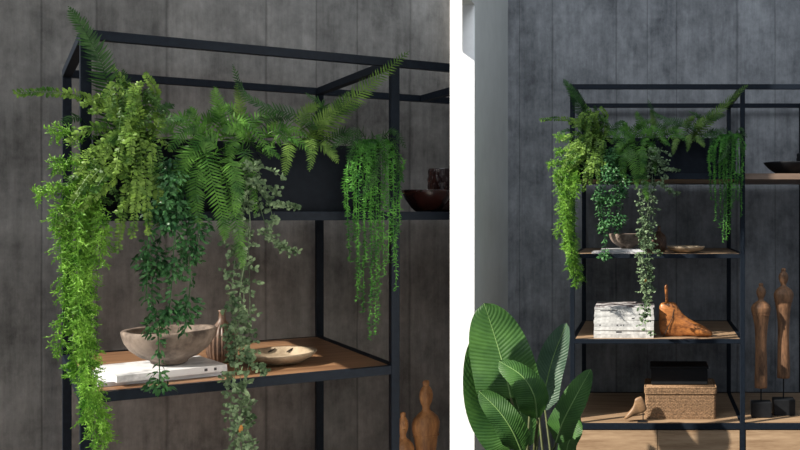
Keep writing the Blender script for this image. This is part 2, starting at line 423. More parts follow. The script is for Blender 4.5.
def needle_strand(root, base, pts, rng, m=None, spray=.035, step=.011):
    P, L = path(pts, base, step); n = len(P); b = MB(); b.tube(P, .0014, 4)
    for i in range(1, n):
        T = (P[min(i+1,n-1)]-P[i-1]).normalized(); a = T.orthogonal().normalized(); c = T.cross(a)
        for k in range(4):
            an = rng.uniform(0, 6.28); d = (a*math.cos(an)+c*math.sin(an)+T*rng.uniform(.2,.9)).normalized()
            l = spray*rng.uniform(.5,1.15); e = [P[i], P[i]+d*l*.5+Vector((0,0,.003)), P[i]+d*l+Vector((0,0,rng.uniform(-.006,.004)))]
            b.tube(e, .0007, 3)
            for j in range(8):
                t = (j+1)/8; q = e[0].lerp(e[2], t); dd = (d*.8+jit(rng,.9)).normalized()
                b.spike(q, dd, rng.uniform(.007,.0125), .00135)
    return b.build('strand', m or M['aspara'], root)
def ruscus_strand(root, base, pts, rng, step=.016):
    P, L = path(pts, base, step); n = len(P); b = MB(); b.tube(P, .0016, 4)
    LF = ((0,.3),(.3,.9),(.6,1),(.85,.6),(1,0))
    for i in range(1, n):
        dense = math.sin(i*.6+L*30)
        T = (P[min(i+1,n-1)]-P[i-1]).normalized()
        for k in range(int(4+26*max(dense,0))):
            out = Vector((rng.uniform(-1,1), rng.uniform(-1,.5), 0)).normalized()
            o_ = P[i]+out*rng.uniform(.002,.012+.018*max(dense,0))+Vector((0,0,rng.uniform(-.008,.008)))
            d = (out*.9+Vector((0,0,-.55))+jit(rng,.6)).normalized()
            b.blade(o_, d, out+jit(rng,.3), rng.uniform(.013,.019), rng.uniform(.006,.0085), LF, .2, .12)
    return b.build('strand', M['ruscus'], root)
def pearl_strand(root, base, pts, rng, step=.0070, ll=.0125):
    P, L = path(pts, base, step); n = len(P); b = MB(); b.tube(P[::2]+[P[-1]], .0009, 4)
    for i in range(1, n):
        for k in range(3):
            an = rng.uniform(0,6.28)
            d = Vector((math.cos(an), math.sin(an), rng.uniform(-1.2,.4))).normalized()
            b.blade(P[i], d, Vector((0,-1,.2))+jit(rng,.6), rng.uniform(.6,1.15)*ll, .0032, ((0,.4),(.45,1),(1,0)), .1)
    return b.build('strand', M['pearl'], root)
def euca_strand(root, base, pts, rng, side=.04, step=.016, m=None, leafy=1.0, ls=.0112):
    P, L = path(pts, base, step); n = len(P); b = MB(); b.tube(P, .0011, 4)
    OV = ((0,.3),(.25,.9),(.55,1.0),(.85,.6),(1,0))
    for i in range(1, n):
        T = (P[min(i+1,n-1)]-P[i-1]).normalized()
        if rng.random() > leafy: continue
        for k in range(2):
            an = rng.uniform(0,6.28)
            d = (Vector((math.cos(an), math.sin(an)*.7-.2, rng.uniform(-.3,.6)))).normalized(); l = side*rng.uniform(.3,1.1)
            e = P[i]+d*l; b.tube([P[i], P[i]+d*l*.5+Vector((0,0,.002)), e], .0006, 3)
            m_ = max(2, int(l/.0085))
            for j in range(m_):
                q = P[i].lerp(e, (j+1)/m_)
                for z in (-1,1):
                    dd = (d*.3+jit(rng,1)).normalized()
                    b.blade(q, dd, VIEW+jit(rng,.8), ls*rng.uniform(.8,1.3), ls*.8, OV, .1)
    return b.build('strand', m or M['euca'], root)
FG = 'plants in the planter box on the near unit'
def plant(name, label, cat, px, py, v):
    base = atL(px, py, v); base.z = .15
    o = empty(name, label, cat, FG); o.matrix_world = ML @ Matrix.Translation(base)
    o['bx'], o['by'], o['bz'] = base
    return o, base
def LP(*pts): return [atL(*p) for p in pts]
plants = []
# 1 dark sword fern at the left end, one tall frond past the top rail
rng = random.Random(1)
o, b0 = plant('sword_fern', 'dark sword fern with a frond rising past the near unit\'s top left corner', 'fern', 118, 160, .16); plants.append(o)
for pts, pl in ([(118,160,.10),(113,112,.03),(103,68,-.03),(88,36,-.05),(69,8,-.06)], .052), ([(120,160,.16),(128,120,.16),(128,90,.15),(122,70,.14)], .035), \
               ([(118,160,.12),(150,130,.1),(172,118,.08),(188,122,.05)], .03), ([(120,160,.2),(150,120,.24),(165,108,.26),(172,104,.27)], .03),\
               ([(118,160,.1),(100,130,.05),(80,118,.0),(62,122,-.03)], .03), ([(118,160,.2),(140,135,.22),(140,100,.24)], .035):
    fern_frond(o, b0, LP(*pts), rng, pl, .012 if pl > .05 else .009, M['fern_dark'], nrm=(VIEW if pl > .05 else None))
# 2 bright button fern
rng = random.Random(2)
o, b0 = plant('button_fern', 'yellow-green button fern with round leaflets over the left end of the near planter', 'fern', 138, 155, .10); plants.append(o)
BT = [[(138,150,.08),(112,112,.02),(80,96,-.02),(46,92,-.04),(18,93,-.05)], [(138,150,.08),(140,115,.03),(128,88,0),(113,69,-.01)],
      [(138,150,.08),(150,115,.02),(155,92,0),(146,76,-.01)], [(138,150,.05),(148,132,0),(160,138,-.03),(170,149,-.04)],
      [(138,150,.03),(118,175,-.08),(92,198,-.11),(60,224,-.12)], [(138,150,.03),(130,180,-.09),(122,215,-.12),(118,250,-.12)],
      [(138,150,.03),(152,170,-.08),(158,195,-.1),(160,222,-.1)], [(138,150,.05),(112,130,-.05),(88,128,-.08),(70,140,-.09)],
      [(138,150,.05),(115,145,-.06),(95,152,-.09),(80,172,-.1)], [(138,150,.05),(140,120,-.03),(135,100,-.04),(140,84,-.03)],
      [(138,150,.05),(122,125,-.03),(105,108,-.06),(92,112,-.07)], [(138,150,.05),(155,130,-.02),(160,115,-.04),(163,125,-.06)],
      [(138,150,.03),(125,160,-.09),(108,172,-.12),(95,190,-.13)], [(138,150,.03),(138,170,-.10),(136,200,-.13),(132,235,-.13)],
      [(138,150,.03),(145,175,-.10),(147,205,-.12),(148,232,-.12)], [(138,150,.04),(125,135,-.07),(112,140,-.10),(103,160,-.12)],
      [(138,150,.04),(135,135,-.06),(128,130,-.09),(120,145,-.12),(116,170,-.13)], [(138,150,.05),(148,142,-.05),(152,150,-.08),(151,170,-.1)],
      [(138,150,.04),(118,115,-.04),(104,98,-.05),(84,104,-.06)], [(138,150,.03),(112,160,-.09),(90,180,-.11),(72,205,-.12)],
      [(138,150,.04),(132,110,-.06),(122,97,-.07),(112,100,-.08)]]
for pts in BT: button_frond(o, b0, LP(*pts), rng, .0170)
for k in range(7):
    x0 = rng.uniform(95,155); y0 = rng.uniform(95,190); dx = rng.uniform(-26,18)
    button_frond(o, b0, LP((138,150,.04),((138+x0)/2,min(y0,140)-8,-.05),(x0,y0,-.10-rng.uniform(0,.03)),(x0+dx,y0+rng.uniform(15,38),-.13)), rng, .0145)
for k in range(16):
    x0 = rng.uniform(88,162); y0 = rng.uniform(90,200); dx = rng.uniform(-24,22); v_ = -.02-rng.uniform(0,.06)
    button_frond(o, b0, LP((138,150,.06),((138+x0)/2,min(y0,140)-4,.0),(x0,y0,v_),(x0+dx,y0+rng.uniform(10,34),v_-.01)), rng, .0135, m=M['button_shade'])
# 3 asparagus fern
rng = random.Random(3)
o, b0 = plant('asparagus_fern', 'bright green needle-leaved asparagus fern trailing longest down the left post of the near unit', 'fern', 98, 160, .10); plants.append(o)
AS = [[(98,160,.05),(78,190,-.06),(70,250,-.09),(76,330,-.09),(90,400,-.08),(97,455,-.07)], [(98,160,.05),(72,205,-.08),(62,250,-.1),(66,300,-.1),(60,352,-.1)],
      [(98,160,.05),(88,210,-.08),(84,280,-.1),(88,350,-.1),(100,425,-.09)], [(98,160,.05),(92,200,-.07),(95,240,-.1),(88,300,-.1),(82,360,-.1)],
      [(98,160,.05),(80,200,-.1),(78,260,-.13),(80,320,-.13),(88,380,-.12),(84,420,-.12)], [(98,160,.06),(82,143,.0),(68,132,-.02),(55,134,-.03)],
      [(98,160,.06),(80,160,-.03),(65,163,-.05),(54,167,-.06)], [(98,160,.06),(78,180,-.05),(58,190,-.08),(38,193,-.09)],
      [(98,160,.05),(84,215,-.05),(72,270,-.06),(78,345,-.06),(72,375,-.06)], [(98,160,.05),(100,210,-.1),(103,235,-.12),(100,262,-.12)],
      [(98,160,.05),(86,230,-.04),(90,320,-.05),(98,395,-.06),(106,440,-.06)], [(98,160,.05),(76,198,-.07),(58,212,-.1),(56,232,-.11)]]
for pts in AS: needle_strand(o, b0, LP(*pts), rng, None, .027)
# 4 ruscus with thick leaves
rng = random.Random(4)
o, b0 = plant('trailing_ruscus', 'dark blue-green trailing plant with clustered leaves hanging above the near unit\'s stone bowl', 'plant', 175, 158, .12); plants.append(o)
RU = [[(175,158,.08),(170,185,-.06),(160,240,-.08),(152,290,-.08),(158,335,-.08),(160,388,-.08)], [(175,158,.08),(182,195,-.06),(188,240,-.08),(190,285,-.08),(184,334,-.08)],
      [(175,158,.08),(163,190,-.07),(150,225,-.1),(148,262,-.1),(146,300,-.1)], [(175,158,.08),(178,200,-.08),(174,245,-.1),(172,280,-.1),(168,318,-.1)],
      [(175,158,.08),(188,185,-.06),(198,220,-.08),(196,262,-.08)], [(175,158,.08),(172,175,-.08),(165,205,-.11),(170,232,-.11)],
      [(175,158,.08),(180,170,-.04),(170,160,-.04),(166,190,-.06)]]
for pts in RU: ruscus_strand(o, b0, LP(*pts), rng)
# 5 boston fern in the middle
rng = random.Random(5)
o, b0 = plant('boston_fern', 'mid-green fern with hanging fronds, right of the round-leaved fern in the near planter', 'fern', 212, 158, .12); plants.append(o)
BF = [([(212,158,.08),(222,170,-.06),(232,205,-.1),(240,240,-.11),(243,268,-.11)],.040), ([(212,158,.08),(205,150,-.05),(212,180,-.1),(222,215,-.12),(226,240,-.12)],.045),
      ([(212,158,.08),(240,150,-.02),(252,178,-.06),(256,214,-.08)],.036), ([(212,158,.08),(195,148,-.03),(182,165,-.06),(172,200,-.07)],.04),
      ([(212,158,.08),(202,135,.03),(194,118,.0),(190,108,.0)],.035), ([(212,158,.08),(220,125,.04),(218,105,.02),(214,88,.0)],.035),
      ([(212,158,.08),(178,138,.03),(168,128,.02),(158,134,0)],.032), ([(212,158,.08),(205,130,-.02),(185,130,-.05),(170,150,-.06)],.04),
      ([(212,158,.08),(200,165,-.07),(196,195,-.1),(200,228,-.1)],.04), ([(212,158,.08),(218,148,-.06),(205,140,-.08),(188,158,-.09),(180,185,-.09)],.04),
      ([(212,158,.1),(230,128,.05),(245,122,.03),(262,140,0),(270,158,-.02)],.036), ([(212,158,.1),(205,128,.1),(210,118,.1),(222,112,.1)],.04),
      ([(212,158,.08),(228,160,-.08),(238,185,-.12),(236,215,-.13)],.036),([(212,158,.12),(190,125,.12),(182,118,.12),(172,122,.12)],.04)]
for pts, pl in BF: fern_frond(o, b0, LP(*pts), rng, pl, .0095, M['fern'])
# 6 fern right of middle: dark sickle frond and arching ones
rng = random.Random(6)
o, b0 = plant('boston_fern', 'fern with one dark frond arching above the back rail, centre of the near planter', 'fern', 255, 158, .16); plants.append(o)
for pts, pl, m in (([(318,130,.04),(293,114,.04),(264,107,.05),(243,92,.05),(233,66,.04)],.040,'fern_dark'),
                   ([(255,158,.14),(240,128,.1),(240,105,.08),(236,85,.07)],.03,'fern_soft'), ([(255,158,.12),(262,138,.04),(285,128,0),(308,136,-.02)],.036,'fern'),
                   ([(255,158,.12),(272,142,.02),(292,138,-.02),(312,152,-.04)],.034,'fern'), ([(255,158,.14),(232,135,.12),(222,118,.12),(216,100,.12)],.034,'fern'),
                   ([(255,158,.14),(250,130,.12),(262,115,.1),(282,112,.08)],.036,'fern'), ([(255,158,.14),(240,140,.02),(232,145,-.03),(228,165,-.05)],.036,'fern'),
                   ([(255,158,.14),(268,132,.16),(275,118,.17),(290,118,.18)],.036,'fern_dark'), ([(255,158,.1),(258,148,0),(268,148,-.04),(280,158,-.05)],.03,'fern'),
                   ([(255,158,.14),(248,140,.0),(236,128,-.03),(224,132,-.04)],.034,'fern'), ([(255,158,.14),(245,120,.16),(228,108,.17),(210,112,.18)],.034,'fern')):
    q = LP(*pts)
    if pts[0][0] == 318: q = [b0.copy(), atL(290,145,.14)]+q
    fern_frond(o, b0, q, rng, pl, .0095, M[m], bare=(.30 if pts[0][0] == 318 else .06))
# 7 fern on the right with the long frond to the post top
rng = random.Random(7)
o, b0 = plant('boston_fern', 'soft green fern with a long frond leaning right to the near unit\'s middle post top', 'fern', 303, 158, .15); plants.append(o)
for pts, pl, m in (([(303,158,.12),(322,130,.06),(350,102,.02),(378,78,-.02),(408,52,-.05)],.048,'fern_soft'), ([(303,158,.12),(318,120,.06),(322,105,.04),(306,94,.03)],.03,'fern_dark'),
                   ([(303,158,.12),(300,130,.04),(306,112,.02),(318,104,.0)],.036,'fern_soft'), ([(303,158,.10),(292,140,0),(288,155,-.04),(285,176,-.05)],.03,'fern_soft'),
                   ([(303,158,.10),(318,145,-.01),(330,150,-.03),(338,162,-.04)],.03,'fern_soft'), ([(303,158,.12),(330,140,.08),(345,132,.06),(362,138,.04)],.03,'fern_dark'),
                   ([(303,158,.12),(330,118,.1),(342,108,.1),(360,104,.09)],.04,'fern_dark'), ([(303,158,.12),(290,135,.06),(280,125,.04),(268,128,.02)],.03,'fern_soft'),
                   ([(303,158,.10),(308,138,0),(312,150,-.04),(310,170,-.05)],.028,'fern_soft'), ([(303,158,.12),(314,128,.04),(332,112,.02),(350,92,.0)],.04,'fern_soft')):
    fern_frond(o, b0, LP(*pts), rng, pl, .0095, M[m])
# 8 trailing string plant at the right end
rng = random.Random(8)
o, b0 = plant('string_plant', 'fresh green plant with thin straight strands at the right end of the near planter', 'plant', 372, 158, .14); plants.append(o)
ends = [(347,215),(350,262),(354,240),(357,300),(360,285),(363,312),(366,262),(369,338),(372,300),(375,334),(378,322),(381,250),(384,275),(388,262),(392,240),(396,290),(399,232),(352,190),(402,180),(386,210),(365,205),(394,262),(376,260),(370,225)]
for i, (x, y) in enumerate(ends):
    v = -.03-.05*rng.random()
    pearl_strand(o, b0, LP((372,158,.1),((372+x)/2,140,.02),(x+rng.uniform(-2,2),162,v),(x+rng.uniform(-3,3),(160+y)/2,v),(x,y,v)), rng)
for pts in ([(372,158,.1),(385,135,.02),(395,132,-.02),(406,148,-.04)], [(372,158,.1),(350,140,.02),(340,140,-.02),(332,150,-.03)], [(372,158,.1),(372,138,-.02),(382,140,-.05),(388,165,-.07)],
            [(372,158,.1),(360,138,.0),(352,145,-.05),(350,172,-.07)], [(372,158,.1),(392,138,.0),(398,160,-.05),(402,176,-.06)], [(372,158,.12),(362,132,.08),(350,134,.05),(342,148,.03)],
            [(372,158,.1),(380,150,-.04),(376,175,-.08),(362,195,-.09)]):
    fern_frond(o, b0, LP(*pts), rng, .022, .006, M['fern_dark'], name='frond')
# 9 eucalyptus trailing in the middle
rng = random.Random(9)
o, b0 = plant('eucalyptus_vine', 'grey-green small-leaved vine trailing from the middle of the near planter past the lower shelf', 'plant', 246, 158, .08); plants.append(o)
for pts, sd2, lf in (([(246,158,.05),(246,185,-.05),(250,230,-.08),(240,290,-.09),(236,340,-.09),(242,400,-.09),(236,460,-.09),(240,532,-.09)],.036,.75), ([(246,158,.05),(255,180,-.06),(266,200,-.08),(282,206,-.09),(301,208,-.09)],.014,.9),
                     ([(246,158,.05),(258,200,-.05),(270,235,-.07),(284,246,-.07),(297,252,-.07)],.026,.9), ([(246,158,.05),(262,190,-.06),(272,215,-.08),(270,240,-.08)],.024,.8),
                     ([(246,158,.05),(248,170,-.06),(256,166,-.08),(274,172,-.08),(284,178,-.08)],.016,.6), ([(246,158,.05),(243,210,-.07),(236,250,-.1),(232,300,-.1),(238,360,-.1)],.034,.7),
                     ([(246,158,.05),(240,300,-.07),(235,370,-.09),(230,420,-.1),(242,458,-.1),(234,515,-.1)],.030,.8), ([(246,158,.05),(244,330,-.08),(252,362,-.09),(268,374,-.09)],.014,.5),
                     ([(246,158,.05),(248,180,-.07),(262,184,-.09),(276,192,-.09)],.024,.8), ([(246,158,.05),(250,330,-.08),(245,400,-.08),(250,445,-.08)],.026,.75)):
    q = LP(*pts); euca_strand(o, b0, q, rng, sd2, leafy=lf)
lf = MB(); p_ = atL(241,425,-.12)-b0; lf.blade(p_, Vector((.05,0,-1)), Vector((.4,-1,0)), .03, .013, ((0,.4),(.3,1),(.7,.7),(1,0)), .3)
dl = lf.build('dry_leaf', M['dry'], o); dl['label'] = 'curled orange-brown dead leaf'

far_labels = {
 'sword_fern': 'dark sword fern with a frond past the far unit\'s top left corner',
 'button_fern': 'light green button fern spreading left beyond the post of the far unit',
 'asparagus_fern': 'bright green asparagus fern trailing down the left post of the far unit',
 'trailing_ruscus': 'dark blue-green trailing plant hanging above the stone bowl on the far unit',
 'boston_fern': 'drooping fern near the middle of the far planter, left of the vine',
 'boston_fern.001': 'fern with a dark arching frond behind the vine in the far planter',
 'boston_fern.002': 'fern whose long frond leans right to the far unit\'s middle post top',
 'string_plant': 'dark green plant of thin straight strands at the right end of the far planter',
 'eucalyptus_vine': 'grey-green vine trailing past the magazine stack on the far unit'}
for o in plants:
    c = copy_tree(o)
    c.matrix_world = MR @ Matrix.Translation((o['bx']*1.146, o['by']*1.08, o['bz'])) @ Matrix.Diagonal((1.14, 1.05, 1.0, 1))
    c['label'] = far_labels[o.name]; c['group'] = 'plants in the planter box on the far unit'
for o in list(col.objects):
    for k in ('bx','by','bz'):
        if k in o: del o[k]

# ---------------------------------------------------------------- things on shelves
def matL(u, v, z, rz=0): return ML @ Matrix.Translation((u, v, z)) @ Matrix.Rotation(rz, 4, 'Z')
ZLOW = -.4535+.0001                   # lower shelf top in the near frame
def magazine(label, Mx, W, D, H, cover, group=None, marks=None, seed=0):
    rng = random.Random(seed)
    o = empty('magazine', label, 'magazine', group); o.matrix_world = Mx
    t = min(.0016, H*.15)
    m = MB(); m.box((0,0,0), (W,D,t)); m.box((0,0,H-t), (W,D,H)); m.box((0,0,t), (W,t,H-t)); m.build('cover', cover, o)
    MB().box((.001,t,t), (W-.002,D-.002,H-t)).build('pages', M['paper'], o)
    if marks:
        k = MB()
        for (x0, x1) in marks: k.box((x0,-.0004,H*.3), (x1,-.00002,H*.72))
        k.build('spine_print', M['ink'], o)
    return o
magazine('wide white magazine lying lowest under the stone bowl, on the near lower shelf', matL(.045,.085,ZLOW,R(3)), .30, .24, .011, M['cover_white'], 'magazines under the near bowl')
magazine('thick white magazine directly under the stone bowl, on the near lower shelf', matL(.085,.058,ZLOW+.0112,R(9)), .275, .23, .018, M['cover_grey'], 'magazines under the near bowl', marks=[(.215,.223),(.24,.247)])
def bowl(label, Mx, s=1):
    o = empty('stone_bowl', label, 'bowl'); o.matrix_world = Mx @ Matrix.Scale(s,4)
    f = lambda a, z, r: 1+.018*math.sin(3*a+1)+.012*math.sin(7*a)+(.03*math.sin(2*a+.5))
    m = MB().lathe([(.043,0),(.05,.004),(.053,.012),(.08,.024),(.107,.045),(.122,.068),(.129,.090),(.131,.101),(.127,.106),(.113,.104),(.108,.094),(.09,.064),(.06,.04),(.02,.032)], 64, 1, 1, f)
    b = m.build('bowl_body', M['stone'], o, True)
MAGTOP = ZLOW+.0112+.018
bowl('rough brown stone bowl on white magazines, on the near lower shelf', matL(.226,.205,MAGTOP+.001), .91)
def vase(label, Mx, s=1):
    o = empty('bud_vase', label, 'vase'); o.matrix_world = Mx @ Matrix.Scale(s,4)
    f = lambda a, z, r: 1+(.05*math.cos(22*a) if .006 < z < .11 else 0)
    MB().lathe([(.032,0),(.038,.006),(.043,.03),(.044,.055),(.042,.082),(.034,.101),(.018,.116),(.010,.128),(.0085,.150),(.012,.156),(.009,.1565),(.006,.15),(.005,.13)], 156, 1, 1, f).build('vase_body', M['ribbed'], o, True)
vase('dark brown ribbed vase with a thin neck behind the vine, on the near lower shelf', matL(.39,.36,ZLOW+.0005))
def dish(label, Mx, s=1):
    o = empty('oval_dish', label, 'dish'); o.matrix_world = Mx @ Matrix.Scale(s,4)
    f = lambda a, z, r: 1+.02*math.sin(2*a+1)+.015*math.sin(5*a)
    MB().lathe([(.04,0),(.06,.003),(.088,.018),(.1,.032),(.0995,.036),(.092,.033),(.078,.018),(.055,.009),(.01,.007)], 56, 1, 1.12, f).build('dish_body', M['dish'], o, True)
    for k, (a, l) in enumerate(((2.05,.030),(1.35,.026))):
        c = Vector((math.cos(a)*.082, math.sin(a)*.094, .026)); t = Vector((-.55,-.5,-.25)).normalized()
        MB().tube([c-t*l*.5, c, c+t*l*.6], [.002,.004,.0015], 6).build('crack', M['slot'], o)
dish('shallow oval bleached wood dish with two dark cracks, on the near lower shelf', matL(.530,.235,ZLOW+.0005, R(-20)))
def lac_dish(label, Mx, r, h, mt='lacquer'):
    o = empty('footed_dish', label, 'dish'); o.matrix_world = Mx
    MB().lathe([(r*.42,0),(r*.5,h*.05),(r*.62,h*.18),(r*.85,h*.55),(r*.98,h*.88),(r*1.0,h*.97),(r*.96,h),(r*.90,h*.93),(r*.7,h*.6),(r*.3,h*.42),(r*.02,h*.4)], 64).build('dish_body', M[mt], o, True)
def jar(label, Mx, r, h, m):
    o = empty('carved_jar', label, 'jar'); o.matrix_world = Mx
    prof = [(r*.8,0),(r*.92,.004)]+[(r*(.95+.05*math.sin(3.14*i/40)), .004+(h-.008)*i/40) for i in range(41)]+[(r*.93,h),(r*.86,h),(r*.84,h*.5),(r*.02,h*.45)]
    f = lambda a, z, q: 1+(.045*max(0, math.cos(16*a+(math.pi if int(z/(h/6)) % 2 else 0)))*abs(math.sin(math.pi*z/(h/6))) if q > r*.9 and z > .004 else 0)
    MB().lathe(prof, 160, 1, 1, f).build('jar_body', m, o, True)
pd = atL(427,212,.13); lac_dish('dark red-brown dish partly cut off by the white divider, on the near unit', ML @ Matrix.Translation((pd.x,.13,.0005)), .078, .068)
pj = atL(441,190,.25); jar('dark red-brown carved cylinder jar behind the dish beside the white divider', ML @ Matrix.Translation((atL(440,190,.30).x-.004,.27,.0005)), .047, .143, M['lacquer'])

# carved figures
def figure(label, Mx, H, zrod, m, base=(.11,.08,.085), fw=1.0):
    o = empty('carved_figure', label, 'figure', 'carved figures on the near unit' if m is M['fig'] else 'carved figures on the far unit'); o.matrix_world = Mx
    h = H-zrod
    P = [(.031,0),(.034,.008),(.034,.1),(.032,.25),(.031,.38),(.033,.50),(.038,.60),(.046,.68),(.054,.735),(.055,.765),(.047,.795),(.031,.818),(.018,.832),(.0145,.845),(.016,.86),(.022,.878),(.026,.90),(.0265,.92),(.023,.943),(.016,.960),(.011,.968),(.0125,.978),(.0135,.988),(.010,.997),(.004,1.0)]
    prof = []
    for i in range(len(P)-1):
        for k in range(4):
            t = k/4; prof.append((P[i][0]*(1-t)+P[i+1][0]*t, (P[i][1]*(1-t)+P[i+1][1]*t)*h))
    prof.append((.003, h))
    f = lambda a, z, r: 1+.03*math.sin(2*a+z*9)+.02*math.sin(5*a+z*30)
    MB().lathe([(r*fw, z+zrod) for r, z in prof], 40, 1, .72, f).build('torso', m, o, True)
    bn = MB(); zb = zrod+h*.70
    bn.tube([(fw*.0495*math.cos(a*.3142), fw*.0495*.73*math.sin(a*.3142), zb+.002*math.sin(a*.6)) for a in range(20)], .0018, 5, True)
    bn.build('waist_band', m, o)
    # simple carved face
    fc = MB(); zf = zrod+h*.918
    fc.tube([(0,-.018*fw,zf+.014),(0,-.0225*fw,zf),(0,-.0195*fw,zf-.006)], [.0015,.003,.002], 6)
    fc.tube([(-.006,-.0160*fw,zf-.014),(0,-.0180*fw,zf-.014),(.006,-.0160*fw,zf-.014)], [.001,.0018,.001], 6)
    for sx in (-1,1): fc.tube([(sx*.013,-.0150*fw,zf+.008),(sx*.009,-.0172*fw,zf+.009),(sx*.005,-.0185*fw,zf+.008)], [.001,.002,.001], 6)
    fc.build('face', m, o)
    MB().tube([(0,0,base[2]-.01),(0,0,zrod+.01)], .004, 10).build('rod', M['black'], o)
    bx, by, bz = base
    MB().box((-bx/2,-by/2,0), (bx/2,by/2,bz)).build('base', M['black'], o, bev=.004)
    return o
def fig_mat(px, Y, zs): return Matrix.Translation(Vector(((px-PX)/F*Y, Y, zs)))
ZB = EYE-1.111
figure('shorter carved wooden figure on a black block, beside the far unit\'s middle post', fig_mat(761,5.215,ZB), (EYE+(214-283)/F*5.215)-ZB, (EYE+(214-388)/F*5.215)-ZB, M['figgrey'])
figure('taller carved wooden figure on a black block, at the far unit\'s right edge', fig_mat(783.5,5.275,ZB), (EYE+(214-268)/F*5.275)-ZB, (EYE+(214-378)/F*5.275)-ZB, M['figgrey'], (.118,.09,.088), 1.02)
ZBL = EYE-1.343
def figL(px, ytop, v, label, fw):
    p = atL(px, ytop, v); H = (p.z+ZL)-ZBL
    figure(label, ML @ Matrix.Translation((p.x, p.y, ZBL-ZL)), H, .18, M['fig'], (.1,.08,.085), fw)
figL(426, 380, .30, 'orange-brown carved wooden figure standing between the near unit\'s post and the white divider', .88)
figL(403, 412, .30, 'shorter orange-brown carved figure half hidden behind the middle post of the near unit', .70)

# ---- far unit things
ZS1 = EYE-.2116-.0009; ZS2 = EYE-.664-.0009; ZS3 = EYE-1.111-.0009
magazine('white magazine under the stone bowl on the far unit, seen nearly edge-on', Matrix.Translation(((592-PX)/F*5.1,5.08,ZS1+.0002)), .27, .22, .010, M['cover_white'], 'magazines under the far bowl')
magazine('second white magazine under the stone bowl on the far unit, stacked on another', Matrix.Translation(((601-PX)/F*5.1,5.085,ZS1+.0104)) @ Matrix.Rotation(R(2),4,'Z'), .235, .21, .012, M['cover_white'], 'magazines under the far bowl')
bowl('small rough stone bowl on white magazines, middle shelf of the far unit', Matrix.Translation(((627-PX)/F*5.24,5.24,ZS1+.0235)), .76)
vase('dark onion-shaped vase with a thin neck behind the vine, middle shelf of the far unit', Matrix.Translation(((659-PX)/F*5.35,5.35,ZS1+.0005)), .93)
dish('shallow wooden dish at the right of the middle shelf, far unit', Matrix.Translation(((686-PX)/F*5.2,5.2,ZS1+.0005)), 1.02)
lac_dish('near-black wide dish on the wood ledge right of the far planter', Matrix.Translation(((791-PX)/F*5.2,5.2,ZR+.0005)), .150, .066, 'black')
jar('near-black jar at the right edge behind the wide dark dish, far unit', Matrix.Translation(((806-PX)/F*5.40,5.42,ZR+.0005)), .050, .13, M['black'])
# magazine stack
rng = random.Random(21); z = ZS2+.0002
hs = [.021,.020,.018,.017,.019,.016,.012,.015,.012,.010,.008]
names = ['lowest in the stack', 'second from the bottom of the stack', 'third from the bottom of the stack', 'fourth from the bottom of the stack', 'fifth from the bottom of the stack',
         'in the very middle of the stack', 'fifth from the top of the stack', 'fourth from the top of the stack', 'third from the top of the stack', 'just under the top one of the stack', 'topmost of the stack']
for i, h in enumerate(hs):
    x = (594-PX)/F*5.087+rng.uniform(-.003,.003)+(.004 if i > 6 else 0); y = 5.087+rng.uniform(0,.004)
    top = i == len(hs)-1
    mk = [None, [(.12,.15)], None, [(.028,.036),(.12,.128),(.14,.148),(.155,.161)], None, [(.20,.215)], None, None, [(.03,.12)], None, None][i]
    magazine(('magazine with a dark printed cover, ' if top else 'white-spined magazine, ')+names[i]+' beside the wooden boot form', Matrix.Translation((x,y,z)) @ Matrix.Rotation(R(rng.uniform(-.6,.6)),4,'Z'),
             .322-(.006 if i > 6 else 0)+rng.uniform(-.004,.002), .26, h, M['cover_photo'] if top else M['paper' if i % 3 else 'paper_grey'], 'stack of magazines on the far unit', mk, i)
    z += h+.0004
# shoe last
def last_mesh(sx=1.0):
    T = [(-.142,.075,.105,.012),(-.138,.03,.165,.03),(-.128,.01,.182,.045),(-.11,.002,.185,.055),(-.085,0,.186,.058),(-.06,0,.184,.054),(-.047,0,.176,.050),(-.035,0,.155,.052),(-.01,.004,.122,.060),(.02,.006,.098,.070),(.055,.003,.078,.082),(.09,0,.062,.088),(.118,0,.046,.078),(.138,.002,.032,.055),(.148,.006,.022,.022)]
    vv = []; n = 24
    P = []
    for i in range(len(T)-1):
        for k in range(3): t = k/3; P.append([T[i][j]*(1-t)+T[i+1][j]*t for j in range(4)])
    P.append(T[-1])
    for (x, z0, z1, w_) in P:
        c = (z0+z1)/2; hh = (z1-z0)/2
        for k in range(n):
            a = 2*math.pi*k/n; ca, sa = math.cos(a), math.sin(a)
            e = .75
            vv.append((x*sx, w_/2*math.copysign(abs(ca)**e, ca), c+hh*math.copysign(abs(sa)**(.62 if x < -.04 else .85), sa)))
    m = MB(); L = len(P)
    m.add(vv, [(i*n+k, i*n+(k+1)%n, (i+1)*n+(k+1)%n, (i+1)*n+k) for i in range(L-1) for k in range(n)]+[tuple(range(n))[::-1], tuple(range((L-1)*n, L*n))])
    return m
o = empty('wooden_boot_form', 'orange-brown wooden boot form with a peg handle, toe pointing right beside the magazines', 'boot form'); o.location = ((685-PX)/F*5.15, 5.16, ZS2+.0005)
last_mesh().build('foot', M['last'], o, True)
MB().tube([(-.098,0,.18),(-.099,0,.21),(-.101,0,.26),(-.101,0,.275),(-.101,0,.282)], [.009,.008,.0095,.009,.005], 12).build('peg_handle', M['last'], o, True)
MB().tube([(-.118,-.032,.0),(-.095,-.035,.05),(-.07,-.032,.1),(-.06,-.025,.15)], [.002,.0022,.002,.0015], 6).build('joint_line', M['slot'], o)
